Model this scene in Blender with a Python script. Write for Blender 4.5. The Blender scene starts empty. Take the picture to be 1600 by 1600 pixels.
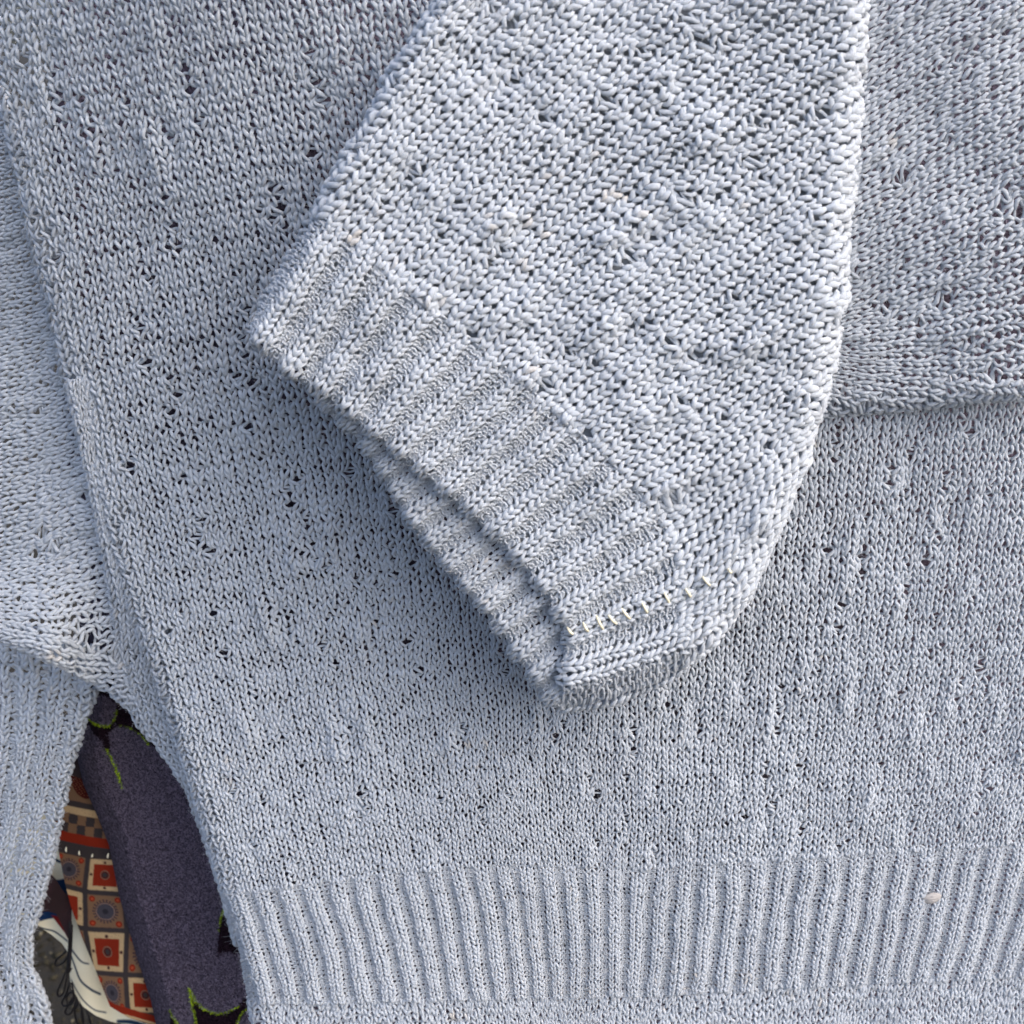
import bpy, math, random
import numpy as np
from mathutils import Vector

# ------------------------------------------------------------------ camera, world, sun, exposure
scene = bpy.context.scene
COL = scene.collection
PITCH = math.radians(22.0)
FPX = 1900.0                       # focal length in pixels of the 1600 px photograph
DIST = 0.5315
AX = np.array([0.0, math.cos(PITCH), -math.sin(PITCH)])
UP = np.array([0.0, math.sin(PITCH), math.cos(PITCH)])
CAM = np.array([0.0, 0.0, 1.0]) - DIST * AX
cd = bpy.data.cameras.new('camera')
cam = bpy.data.objects.new('camera', cd)
COL.objects.link(cam)
cam.location = CAM
cam.rotation_euler = (math.radians(90) - PITCH, 0, 0)
cd.sensor_width = 36.0
cd.lens = 36.0 * FPX / 1600.0
cd.clip_start = 0.01
cd.clip_end = 500
cd.dof.use_dof = True
cd.dof.focus_distance = 0.52
cd.dof.aperture_fstop = 20.0
scene.camera = cam

SUN_EL, SUN_AZ = math.radians(44), math.radians(122)     # azimuth clockwise from +Y
w = bpy.data.worlds.new('World')
scene.world = w
w.use_nodes = True
wn = w.node_tree.nodes
bg = wn['Background']
sky = wn.new('ShaderNodeTexSky')
sky.sky_type = 'NISHITA'
sky.sun_disc = False
sky.sun_elevation = SUN_EL
sky.sun_rotation = SUN_AZ
sky.air_density = 0.8
sky.dust_density = 4.0
sky.ozone_density = 1.0
w.node_tree.links.new(sky.outputs[0], bg.inputs[0])
bg.inputs[1].default_value = 0.15
sd = bpy.data.lights.new('sun', 'SUN')
sd.energy = 0.75
sd.angle = math.radians(85)
sd.color = (1.0, 0.94, 0.85)
sun = bpy.data.objects.new('sun', sd)
COL.objects.link(sun)
to_sun = Vector((math.sin(SUN_AZ) * math.cos(SUN_EL), math.cos(SUN_AZ) * math.cos(SUN_EL), math.sin(SUN_EL)))
sun.rotation_euler = to_sun.to_track_quat('Z', 'Y').to_euler()
scene.view_settings.view_transform = 'Standard'
scene.view_settings.look = 'None'
scene.view_settings.exposure = 1.03
scene.view_settings.gamma = 1.0

RNG = np.random.default_rng(11)
random.seed(5)

# ------------------------------------------------------------------ helpers
def at(px, py, h):
    """photo pixel + distance h (m) in front of the hanging plane Y=0 -> world point(s)"""
    px, py, h = np.broadcast_arrays(np.asarray(px, float), np.asarray(py, float), np.asarray(h, float))
    x = (px - 800) / FPX
    y = (py - 800) / FPX
    d = np.stack([x, AX[1] - y * UP[1], AX[2] - y * UP[2]], -1)
    t = (-h - CAM[1]) / d[..., 1]
    return CAM + d * t[..., None]

def to_px(p):
    r = p - CAM
    z = r @ AX
    return 800 + FPX * r[..., 0] / z, 800 - FPX * (r @ UP) / z

_LAT = np.random.default_rng(3).random((256, 256)) * 2 - 1
def noise(x, y, seed=0):
    x = np.asarray(x, float) + seed * 17.31
    y = np.asarray(y, float) + seed * 5.77
    xi = np.floor(x).astype(int); yi = np.floor(y).astype(int)
    fx = x - xi; fy = y - yi
    fx = fx * fx * (3 - 2 * fx); fy = fy * fy * (3 - 2 * fy)
    g = lambda a, b: _LAT[a & 255, b & 255]
    return ((g(xi, yi) * (1 - fx) + g(xi + 1, yi) * fx) * (1 - fy)
            + (g(xi, yi + 1) * (1 - fx) + g(xi + 1, yi + 1) * fx) * fy)

def smooth(a, b, x):
    t = np.clip((x - a) / (b - a), 0, 1)
    return t * t * (3 - 2 * t)

def spline(pts, n=160):
    """Catmull-Rom through pts, resampled by arc length; returns points and total length"""
    p = np.array(pts, float)
    q = np.vstack([2 * p[0] - p[1], p, 2 * p[-1] - p[-2]])
    out = []
    for i in range(1, len(q) - 2):
        t = np.linspace(0, 1, 24, endpoint=False)[:, None]
        a, b, c, d = q[i - 1], q[i], q[i + 1], q[i + 2]
        out.append(0.5 * (2 * b + (c - a) * t + (2 * a - 5 * b + 4 * c - d) * t ** 2 + (3 * b - a - 3 * c + d) * t ** 3))
    out = np.vstack(out + [p[-1:]])
    L = np.concatenate([[0], np.cumsum(np.hypot(*np.diff(out, axis=0).T))])
    s = np.linspace(0, L[-1], n)
    return np.stack([np.interp(s, L, out[:, 0]), np.interp(s, L, out[:, 1])], 1), L[-1]

def hermite(xq, xk, yk):
    """smooth cubic through (xk, yk[k, ...]) sampled at xq -> [len(xq), ...]"""
    xk = np.asarray(xk, float)
    m = np.empty_like(yk)
    d = (yk[1:] - yk[:-1]) / (xk[1:] - xk[:-1]).reshape((-1,) + (1,) * (yk.ndim - 1))
    m[0], m[-1] = d[0], d[-1]
    m[1:-1] = 0.5 * (d[1:] + d[:-1])
    i = np.clip(np.searchsorted(xk, xq) - 1, 0, len(xk) - 2)
    hh = xk[i + 1] - xk[i]
    t = (xq - xk[i]) / hh
    sh = (-1,) + (1,) * (yk.ndim - 1)
    t = t.reshape(sh); hh = hh.reshape(sh)
    return ((2 * t ** 3 - 3 * t ** 2 + 1) * yk[i] + (t ** 3 - 2 * t ** 2 + t) * hh * m[i]
            + (-2 * t ** 3 + 3 * t ** 2) * yk[i + 1] + (t ** 3 - t ** 2) * hh * m[i + 1])

def sdist(px, py, poly):
    """signed distance to an open polyline, positive on its right-hand side as drawn on the photo (y down: left-hand rule); with foot direction"""
    P = np.array(poly, float)
    best = np.full(px.shape, 1e18); sg = np.ones(px.shape); dx = np.zeros(px.shape); dy = np.zeros(px.shape)
    for i, (a, b) in enumerate(zip(P[:-1], P[1:])):
        e = b - a
        L2 = e @ e
        t = ((px - a[0]) * e[0] + (py - a[1]) * e[1]) / L2
        lo = -1e9 if i == 0 else 0
        hi = 1e9 if i == len(P) - 2 else 1
        t = np.clip(t, lo, hi)
        rx = px - (a[0] + t * e[0]); ry = py - (a[1] + t * e[1])
        d2 = rx * rx + ry * ry
        L = math.sqrt(L2)
        nx, ny = e[1] / L, -e[0] / L          # unit normal (to the left of travel when y points up on screen)
        side = rx * nx + ry * ny
        m = d2 < best
        best = np.where(m, d2, best)
        sg = np.where(m, np.where(side >= 0, 1.0, -1.0), sg)
        r = np.sqrt(d2) + 1e-9
        f = np.where(side >= 0, 1.0, -1.0)
        ux = np.where(r < 1.0, nx, f * rx / r); uy = np.where(r < 1.0, ny, f * ry / r)
        dx = np.where(m, ux, dx); dy = np.where(m, uy, dy)
    return np.sqrt(best) * sg, dx, dy

def inside(px, py, poly):
    P = np.array(poly, float)
    c = np.zeros(np.shape(px), bool)
    j = len(P) - 1
    for i in range(len(P)):
        xi, yi = P[i]; xj, yj = P[j]
        if yi != yj:
            k = ((yi > py) != (yj > py)) & (px < (xj - xi) * (py - yi) / (yj - yi) + xi)
            c ^= k
        j = i
    return c

def link(name, me, mat=None, parent=None):
    o = bpy.data.objects.new(name, me)
    COL.objects.link(o)
    if mat is not None:
        me.materials.append(mat)
    if parent is not None:
        o.parent = parent
    return o

def thing(name, label, cat, loc=(0, 0, 0), group=None):
    o = bpy.data.objects.new(name, None)
    o.empty_display_size = 0.05
    COL.objects.link(o)
    o['label'] = label
    o['category'] = cat
    if group:
        o['group'] = group
    return o

def tag(o, label, cat, group=None):
    o['label'] = label
    o['category'] = cat
    if group:
        o['group'] = group
    return o

def mesh_np(name, verts, faces, attrs=None, smooth_shade=True):
    me = bpy.data.meshes.new(name)
    nv, nf = len(verts), len(faces)
    k = faces.shape[1]
    me.vertices.add(nv)
    me.vertices.foreach_set('co', np.ascontiguousarray(verts, dtype=np.float32).ravel())
    me.loops.add(nf * k)
    me.loops.foreach_set('vertex_index', np.ascontiguousarray(faces, dtype=np.int32).ravel())
    me.polygons.add(nf)
    me.polygons.foreach_set('loop_start', np.arange(0, nf * k, k, dtype=np.int32))
    if smooth_shade:
        me.polygons.foreach_set('use_smooth', np.ones(nf, bool))
    for nm, a in (attrs or {}).items():
        if a.ndim == 1:
            me.attributes.new(nm, 'FLOAT', 'POINT').data.foreach_set('value', a.astype(np.float32))
        elif a.shape[1] == 3:
            me.attributes.new(nm, 'FLOAT_VECTOR', 'POINT').data.foreach_set('vector', a.astype(np.float32).ravel())
        else:
            me.attributes.new(nm, 'FLOAT_COLOR', 'POINT').data.foreach_set('color', a.astype(np.float32).ravel())
    me.update(calc_edges=True)
    me.validate()
    return me

def tube(points, radii, sides=8, caps=True):
    """verts, quads of a tube through 3-D points (closed ends by tapering)"""
    p = np.array(points, float); r = np.broadcast_to(np.asarray(radii, float), (len(p),))
    t = np.gradient(p, axis=0); t /= np.linalg.norm(t, axis=1)[:, None] + 1e-12
    ref = np.array([0.13, -0.9, 0.41])
    s = np.cross(t, ref); s /= np.linalg.norm(s, axis=1)[:, None] + 1e-12
    b = np.cross(s, t)
    a = np.arange(sides) * 2 * np.pi / sides
    v = p[:, None] + r[:, None, None] * (np.cos(a)[None, :, None] * s[:, None] + np.sin(a)[None, :, None] * b[:, None])
    v = v.reshape(-1, 3)
    n = len(p)
    i = np.arange(n - 1)[:, None] * sides; k = np.arange(sides)[None]
    k2 = (k + 1) % sides
    f = np.stack([i + k, i + k2, i + sides + k2, i + sides + k], -1).reshape(-1, 4)
    return v, f

# ------------------------------------------------------------------ materials
def new_mat(name):
    m = bpy.data.materials.new(name)
    m.use_nodes = True
    return m, m.node_tree.nodes, m.node_tree.links, m.node_tree.nodes['Principled BSDF']

def yarn_material(name, base, dark, fleck=(0.62, 0.55, 0.46), sheen=0.25):
    m, N, L, P = new_mat(name)
    P.inputs['Roughness'].default_value = 0.85
    P.inputs['Specular IOR Level'].default_value = 0.25
    P.inputs['Sheen Weight'].default_value = sheen
    P.inputs['Sheen Roughness'].default_value = 0.5
    P.inputs['Subsurface Weight'].default_value = 0.35
    P.inputs['Subsurface Radius'].default_value = (1.0, 0.9, 0.8)
    P.inputs['Subsurface Scale'].default_value = 0.0012
    at1 = N.new('ShaderNodeAttribute'); at1.attribute_name = 'tint'
    at2 = N.new('ShaderNodeAttribute'); at2.attribute_name = 'fleck'
    at3 = N.new('ShaderNodeAttribute'); at3.attribute_name = 'yco'
    nz = N.new('ShaderNodeTexNoise'); nz.inputs['Scale'].default_value = 1.0; nz.inputs['Detail'].default_value = 3.0
    nz.inputs['Roughness'].default_value = 0.65
    L.new(at3.outputs['Vector'], nz.inputs['Vector'])
    m1 = N.new('ShaderNodeMix'); m1.data_type = 'RGBA'
    m1.inputs['A'].default_value = (*dark, 1); m1.inputs['B'].default_value = (*base, 1)
    ad = N.new('ShaderNodeMath'); ad.operation = 'MULTIPLY_ADD'
    ad.inputs[1].default_value = 0.9; L.new(nz.outputs['Fac'], ad.inputs[0]); L.new(at1.outputs['Fac'], ad.inputs[2])
    L.new(ad.outputs[0], m1.inputs['Factor'])
    m2 = N.new('ShaderNodeMix'); m2.data_type = 'RGBA'
    L.new(m1.outputs['Result'], m2.inputs['A']); m2.inputs['B'].default_value = (*fleck, 1)
    L.new(at2.outputs['Fac'], m2.inputs['Factor'])
    L.new(m2.outputs['Result'], P.inputs['Base Color'])
    bp = N.new('ShaderNodeBump'); bp.inputs['Strength'].default_value = 0.9; bp.inputs['Distance'].default_value = 0.0007
    L.new(nz.outputs['Fac'], bp.inputs['Height'])
    L.new(bp.outputs['Normal'], P.inputs['Normal'])
    return m

YARN = yarn_material('grey_cotton_yarn', (0.592, 0.645, 0.715), (0.45, 0.50, 0.565))

def plain(name, col, rough=0.8, spec=0.3):
    m, N, L, P = new_mat(name)
    P.inputs['Base Color'].default_value = (*col, 1)
    P.inputs['Roughness'].default_value = rough
    P.inputs['Specular IOR Level'].default_value = spec
    nz = N.new('ShaderNodeTexNoise'); nz.inputs['Scale'].default_value = 900; nz.inputs['Detail'].default_value = 3
    bp = N.new('ShaderNodeBump'); bp.inputs['Strength'].default_value = 0.35; bp.inputs['Distance'].default_value = 0.0004
    L.new(nz.outputs['Fac'], bp.inputs['Height']); L.new(bp.outputs['Normal'], P.inputs['Normal'])
    return m

def printed(name, bump_scale, bump=0.4, dist=0.0005, rough=0.9, sheen=0.0, grain=0.25):
    """cloth whose print is carried by the colour attribute 'print'"""
    m, N, L, P = new_mat(name)
    P.inputs['Roughness'].default_value = rough
    P.inputs['Specular IOR Level'].default_value = 0.06
    P.inputs['Sheen Weight'].default_value = sheen
    a = N.new('ShaderNodeAttribute'); a.attribute_name = 'print'
    tc = N.new('ShaderNodeTexCoord')
    nz = N.new('ShaderNodeTexNoise'); nz.inputs['Scale'].default_value = bump_scale; nz.inputs['Detail'].default_value = 4
    nz.inputs['Roughness'].default_value = 0.7
    L.new(tc.outputs['Object'], nz.inputs['Vector'])
    mx = N.new('ShaderNodeMix'); mx.data_type = 'RGBA'; mx.blend_type = 'MULTIPLY'
    mx.inputs['Factor'].default_value = 1.0
    rp = N.new('ShaderNodeMapRange'); rp.inputs['From Min'].default_value = 0.3; rp.inputs['From Max'].default_value = 0.7
    rp.inputs['To Min'].default_value = 1 - grain; rp.inputs['To Max'].default_value = 1 + grain
    L.new(nz.outputs['Fac'], rp.inputs['Value'])
    L.new(a.outputs['Color'], mx.inputs['A']); L.new(rp.outputs['Result'], mx.inputs['B'])
    L.new(mx.outputs['Result'], P.inputs['Base Color'])
    bp = N.new('ShaderNodeBump'); bp.inputs['Strength'].default_value = bump; bp.inputs['Distance'].default_value = dist
    L.new(nz.outputs['Fac'], bp.inputs['Height']); L.new(bp.outputs['Normal'], P.inputs['Normal'])
    return m

# ------------------------------------------------------------------ knitting
# one loop of yarn: x across the wale, y up the wale (rows), z out of the cloth
KEY = np.array([
    (0.00, -0.26, -1.00), (0.27, -0.26, -0.75), (0.41, 0.08, 0.55), (0.32, 0.46, 1.00), (0.17, 0.84, 0.55),
    (0.22, 1.16, -0.70), (0.50, 1.26, -1.00), (0.78, 1.16, -0.70), (0.83, 0.84, 0.55), (0.68, 0.46, 1.00),
    (0.59, 0.08, 0.55), (0.73, -0.26, -0.75)])
KEYR = np.array([0.80, 0.86, 1.05, 1.20, 1.06, 0.84, 0.78, 0.84, 1.06, 1.20, 1.05, 0.86])
NK = len(KEY)
FUZZ_P, FUZZ_N = [], []

class Panel:
    """a knitted cloth. lines: {U: polyline of photo pixels along a wale}; everything is turned into world points once."""
    def __init__(s, lines, nw, rows, hfun, rolls=(), mode='norm', smax=None, up=-1, seed=0):
        s.Uk = np.array(sorted(lines)); s.nw = nw; s.nr = len(rows); s.up = up; s.seed = seed
        M = 160
        arr = []
        for U in s.Uk:
            pts, Ln = spline(lines[U], M)
            if mode == 'arc':
                d0 = (pts[-1] - pts[-6]); d0 /= np.hypot(*d0)
                sq = np.linspace(0, smax, M)
                sl = np.linspace(0, Ln, M)
                q = np.stack([np.interp(sq, sl, pts[:, 0]), np.interp(sq, sl, pts[:, 1])], 1)
                ex = np.maximum(sq - Ln, 0)[:, None] * d0
                pts = q + ex
            arr.append(pts)
        arr = np.array(arr)                                    # K, M, 2
        s.sub = 2
        gu = np.linspace(0, 1, nw * s.sub + 1)
        cum = np.concatenate([[0], np.cumsum(rows)])
        tv = np.interp(np.arange(s.nr * s.sub + 1) / s.sub, np.arange(s.nr + 1), cum / (cum[-1] if mode == 'norm' else smax))
        if up > 0:
            pass
        A = hermite(gu * s.Uk[-1] + (1 - gu) * s.Uk[0], s.Uk, arr)   # G, M, 2
        iv = tv * (M - 1)
        i0 = np.clip(np.floor(iv).astype(int), 0, M - 2); f = (iv - i0)[None, :, None]
        B = A[:, i0] * (1 - f) + A[:, i0 + 1] * f              # G, V, 2
        px, py = B[..., 0].copy(), B[..., 1].copy()
        px += 2.5 * noise(px / 60, py / 60, seed + 1) + 1.2 * noise(px / 23, py / 23, seed + 3)
        py += 2.5 * noise(px / 60, py / 60, seed + 2)
        h = hfun(px, py)
        s.keep = np.ones(px.shape, bool)
        for poly, R, depth, cut in rolls:
            d, dx, dy = sdist(px, py, poly)
            s.keep &= d > -cut * R
            q = d / (2 * R)
            n = 2 * R * np.where(q < 0, 2 * q * q, 2 * q * q - q ** 3)
            mv = np.where(d < 2 * R, n - d, 0)
            px += dx * mv; py += dy * mv
            h = h - depth * np.where(q < 1, (1 - q) ** 2, 0)
        s.px, s.py, s.h = px, py, h
        s.W = at(px, py, h)                                    # G, V, 3
        du = np.gradient(s.W, axis=0) * s.sub
        dv = np.gradient(s.W, axis=1) * s.sub
        n = np.cross(du, dv)
        n /= np.linalg.norm(n, axis=-1)[..., None] + 1e-12
        # normals face the camera side away from folds: orient by the panel middle
        c = n[n.shape[0] // 2, n.shape[1] // 2]
        if c[1] > 0:
            n = -n
        s.N = n
        s.dv = dv
        s.wu = np.linalg.norm(du, axis=-1)
        s.wv = np.linalg.norm(dv, axis=-1)

    def bil(s, arr, u, v):
        x = np.clip(u * s.sub, 0, arr.shape[0] - 1.001); y = np.clip(v * s.sub, 0, arr.shape[1] - 1.001)
        i = x.astype(int); j = y.astype(int)
        fx = x - i; fy = y - j
        if arr.ndim == 3:
            fx = fx[..., None]; fy = fy[..., None]
        return ((arr[i, j] * (1 - fx) + arr[i + 1, j] * fx) * (1 - fy) + (arr[i, j + 1] * (1 - fx) + arr[i + 1, j + 1] * fx) * fy)

    def near(s, x, y, lift=0.0):
        k = np.argmin((s.px - x) ** 2 + (s.py - y) ** 2)
        return s.W.reshape(-1, 3)[k] + s.N.reshape(-1, 3)[k] * lift

def knit(name, parent, pn, purl=None, xmap=None, rad=0.17, dep=0.16, holes=(), hide=(), garble=0.0, slub=1.0,
         rib=0.0, mat=None, tint=0.0, hole_k=0.95, clusters=(), ramp=None, scallop=0.0, sides=6, extra_cull=None):
    """yarn of every course as a looping tube"""
    nw, nr = pn.nw, pn.nr
    # points: rows x (nw*NK+1)
    npt = nw * NK + 1
    k = np.arange(npt)
    st = k // NK
    kk = k % NK
    X0 = st + KEY[kk, 0]; Y0 = KEY[kk, 1]; Z0 = KEY[kk, 2]
    if purl is not None:
        # purl share blended over neighbours so that ridges turn over smoothly
        sg = np.where(purl[np.minimum(st, nw - 1)] > 0, -1.0, 1.0)
        prv = np.where(purl[np.clip(st - 1, 0, nw - 1)] > 0, -1.0, 1.0)
        nxt = np.where(purl[np.clip(st + 1, 0, nw - 1)] > 0, -1.0, 1.0)
        sgk = np.where(kk == 0, 0.5 * (sg + prv), sg)
        Z0 = Z0 * sgk
        fx = KEY[kk, 0]
        left = np.where(prv == sg, sg, 0); right = np.where(nxt == sg, sg, 0)
        prof = np.where(fx < 0.5, left + (sg - left) * smooth(0, 0.5, fx), right + (sg - right) * smooth(0, 0.5, 1 - fx))
        ridge = prof * rib
    else:
        ridge = np.zeros(npt)
    if xmap is not None:
        xm = np.interp(X0, np.arange(nw + 1), xmap)
    else:
        xm = X0
    j = np.arange(nr)
    rampv = np.ones(nr)
    if ramp == 'start':
        rampv = smooth(-2, 5, j)
    elif ramp == 'end':
        rampv = smooth(nr + 1, nr - 5, j)
    u = np.broadcast_to(xm, (nr, npt)).copy()
    yy = np.broadcast_to(Y0, (nr, npt)).copy()
    row = np.broadcast_to(j[:, None], (nr, npt)).astype(float)
    sd_ = pn.seed
    # irregular hand of the yarn
    u += (0.10 + 0.10 * garble) * noise(u * 0.9, row * 0.9, sd_ + 5) + (0.05 + 0.13 * garble) * noise(u * 2.6, row * 2.1 + yy, sd_ + 6)
    yy = yy + (0.16 + 0.18 * garble) * noise(u * 0.8, row * 0.8, sd_ + 7) + (0.07 + 0.15 * garble) * noise(u * 2.3, row * 1.9, sd_ + 8)
    if scallop:
        sc_ = scallop * (ridge / max(rib, 1e-6))[None, :] * np.exp(-row / 2.5) + 0.35 * scallop * noise(u * 0.5, row * 0.2, sd_ + 30)
        yy = yy - sc_
    v = row + 0.5 + (yy - 0.5) if pn.up > 0 else row + 0.5 - (yy - 0.5)
    # lace clusters: short runs along a wale where the yarn crowds, ripples and opens
    cm = np.zeros(u.shape); cz = np.zeros(u.shape)
    eye = []
    for hx, hy, hr in holes:
        k_ = np.argmin((pn.px - hx) ** 2 + (pn.py - hy) ** 2)
        a_, b_ = np.unravel_index(k_, pn.px.shape)
        eye.append((int(a_ / pn.sub) + 0.5, int(b_ / pn.sub), hole_k * hr / 7.5))
    for uc, vc, lu, lv, sg_ in clusters:
        r0, r1 = int(max(0, vc - 3 * lv)), int(min(nr, vc + 3 * lv + 1))
        if r1 <= r0:
            continue
        d = u[r0:r1] - uc - 0.05 * (row[r0:r1] - vc) * noise(uc, vc, 60)
        gv = np.exp(-((row[r0:r1] - vc) / lv) ** 4)
        g = np.exp(-(d / lu) ** 2) * gv * sg_
        cm[r0:r1] = np.maximum(cm[r0:r1], g)
        cz[r0:r1] += sg_ * gv * (0.62 * np.exp(-((d + 0.75) / 0.75) ** 2) - 0.40 * np.exp(-((d - 0.85) / 0.7) ** 2)) * (0.75 + 0.5 * noise(row[r0:r1] * 0.6, u[r0:r1] * 0.4, 61))
        rk = vc - lv
        while rk < vc + lv:
            if rr2.random() < 0.75:
                eye.append((math.floor(uc + 0.9) + 0.5, int(rk), rr2.uniform(0.35, 0.8) * sg_ * hole_k))
            rk += rr2.choice([1, 2, 2, 3, 4])
    u += cm * (0.22 * noise(u * 1.3, row * 1.4 + yy, sd_ + 70))
    yy = yy + cm * (0.26 * noise(u * 1.5, row * 1.5, sd_ + 71))
    for ue, re_, A in eye:
        r0, r1 = max(0, re_ - 3), min(nr, re_ + 4)
        if r1 <= r0 or A < 0.12:
            continue
        dx_ = u[r0:r1] - ue
        dy_ = (row[r0:r1] - re_) * (1 if pn.up > 0 else -1) + yy[r0:r1] - 0.62
        p_ = 0.54 * A * np.tanh(dx_ / 0.13) * np.exp(-(dx_ / 1.05) ** 2) * np.exp(-(dy_ / 0.62) ** 2)
        u[r0:r1] += p_
        yy[r0:r1] += 0.42 * A * np.tanh(dy_ / 0.2) * np.exp(-(dy_ / 0.8) ** 2) * np.exp(-(dx_ / 0.55) ** 2)
    # thick-and-thin slub yarn
    n1 = noise(u * 0.35, row * 7.3, sd_ + 9)
    n2 = noise(u * 0.55, row * 5.1, sd_ + 10)
    cl = noise(u * 0.05, row * 0.06, sd_ + 12)
    sl = slub * np.clip((n2 + 0.25 * cl) - 0.55, 0, 0.4) / 0.4
    r = rad * (1 + 0.12 * n1 + 0.34 * sl + 0.14 * cm) * (1 + 0.10 * noise(u * 1.7, row * 3.3, sd_ + 13))
    z = dep * Z0[None, :] * (1 + 0.25 * noise(u * 1.3, row * 1.3, sd_ + 14)) + ridge[None, :] * rampv[:, None] + 0.08 * sl
    z = z + 0.07 * noise(u * 0.7, row * 0.7, sd_ + 15) + 0.05 * garble * noise(u * 2.1, row * 2.4, sd_ + 16) + 0.75 * cz
    W = pn.bil(pn.W, u, v)
    N = pn.bil(pn.N, u, v)
    N /= np.linalg.norm(N, axis=-1)[..., None] + 1e-12
    wu = pn.bil(pn.wu, np.broadcast_to(X0, u.shape), v) if xmap is None else pn.bil(pn.wu, u, v)
    wl = np.minimum(wu, 1.35 * pn.bil(pn.wv, u, v))
    md = np.median(np.minimum(pn.wu, 1.35 * pn.wv))
    wl = np.clip(wl, 0.72 * md, 1.16 * md)
    C = W + N * (z * wl)[..., None]
    wm = np.ones(npt)
    if xmap is not None:
        wm = np.interp(X0, np.arange(nw) + 0.5, np.diff(xmap)) ** 0.8
    R = r * wl * KEYR[kk][None, :] * wm[None, :]
    kp = pn.bil(pn.keep.astype(float), u, v) > 0.5
    ppx = pn.bil(pn.px, u, v); ppy = pn.bil(pn.py, u, v)
    # which stitches to keep
    cx = ppx[:, 3:-1:NK]; cy = ppy[:, 3:-1:NK]; ck = kp[:, 3:-1:NK]
    ok = ck & (cx > -28) & (cx < 1628) & (cy > -28) & (cy < 1628)
    for poly in hide:
        ok &= ~inside(cx, cy, poly)
    if extra_cull is not None:
        ok &= ~extra_cull(cx, cy)
    # frames
    T = np.gradient(C, axis=1)
    T /= np.linalg.norm(T, axis=-1)[..., None] + 1e-12
    S = np.cross(T, N); S /= np.linalg.norm(S, axis=-1)[..., None] + 1e-12
    B = np.cross(S, T)
    arc = np.cumsum(np.concatenate([np.zeros((nr, 1)), np.linalg.norm(np.diff(C, axis=1), axis=-1)], 1), axis=1) / np.mean(wl)
    a = np.arange(sides) * 2 * np.pi / sides
    tw = arc * 4.2
    ply = np.cos(2 * (a[None, None] - tw[..., None] * 0.5))
    rr = R[..., None] * (1 + 0.16 * ply)
    V = C[:, :, None] + rr[..., None] * (np.cos(a)[None, None, :, None] * S[:, :, None] + np.sin(a)[None, None, :, None] * B[:, :, None])
    base = (np.arange(nr)[:, None] * npt + np.arange(npt - 1)[None]) * sides
    fm = np.repeat(ok, NK, axis=1)
    base = base[fm]
    q = np.arange(sides); q2 = (q + 1) % sides
    F = np.stack([base[:, None] + q, base[:, None] + q2, base[:, None] + sides + q2, base[:, None] + sides + q], -1).reshape(-1, 4)
    used, inv = np.unique(F, return_inverse=True)
    F = inv.reshape(-1, 4)
    Vf = V.reshape(-1, 3)[used]
    pid = used // sides
    aid = used % sides
    tnt = (tint + 0.12 * noise(u * 0.07, row * 0.07, sd_ + 20) + 0.16 * noise(u * 0.5, row * 4.7, sd_ + 21)).ravel()[pid]
    fl = np.clip((noise(u * 1.3, row * 3.9, sd_ + 22) + 0.4 * noise(u * .1, row * .1, sd_ + 23)) - 1.0, 0, 0.25).ravel()[pid] * 2.2
    an = a[aid] - (tw.ravel()[pid]) * 0.9
    yco = np.stack([arc.ravel()[pid] * 2.2, 3.6 * np.cos(an), 3.6 * np.sin(an)], 1)
    yco[:, 0] += (row.ravel()[pid] * 13.7)
    me = mesh_np(name, Vf, F, {'tint': tnt, 'fleck': np.clip(fl, 0, 0.55), 'yco': yco})
    o = link(name, me, mat or YARN, parent)
    # remember where lint can grow
    cand = RNG.choice(len(Vf), size=min(len(Vf), int(len(F) * 0.20) + 1), replace=False)
    cn = Vf[cand] - C.reshape(-1, 3)[pid[cand]]
    cn /= np.linalg.norm(cn, axis=1)[:, None] + 1e-12
    out = np.sum(cn * N.reshape(-1, 3)[pid[cand]], 1) > 0.2
    FUZZ_P.append(Vf[cand][out]); FUZZ_N.append(cn[out])
    return o

rr2 = random.Random(77)
def lace(nw, nr, du, dens, seed, lv=(2.2, 4.5), gap=(4, 11), strength=(0.5, 1.0), lu=1.5):
    """staggered columns of lace clusters; dens(u, row) in 0..1"""
    q = random.Random(seed)
    out = []
    x = q.uniform(1, du)
    while x < nw - 1:
        y = q.uniform(-4, 8)
        while y < nr:
            l_ = q.uniform(*lv)
            if q.random() < dens(x, y):
                out.append((x + q.uniform(-0.9, 0.9), y + l_, lu * q.uniform(0.8, 1.25), l_, q.uniform(*strength)))
            y += 2 * l_ + q.uniform(*gap)
        x += du * q.uniform(0.8, 1.2)
    return out
def rows_lin(n, h0, h1):
    return np.linspace(h0, h1, n)

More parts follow.
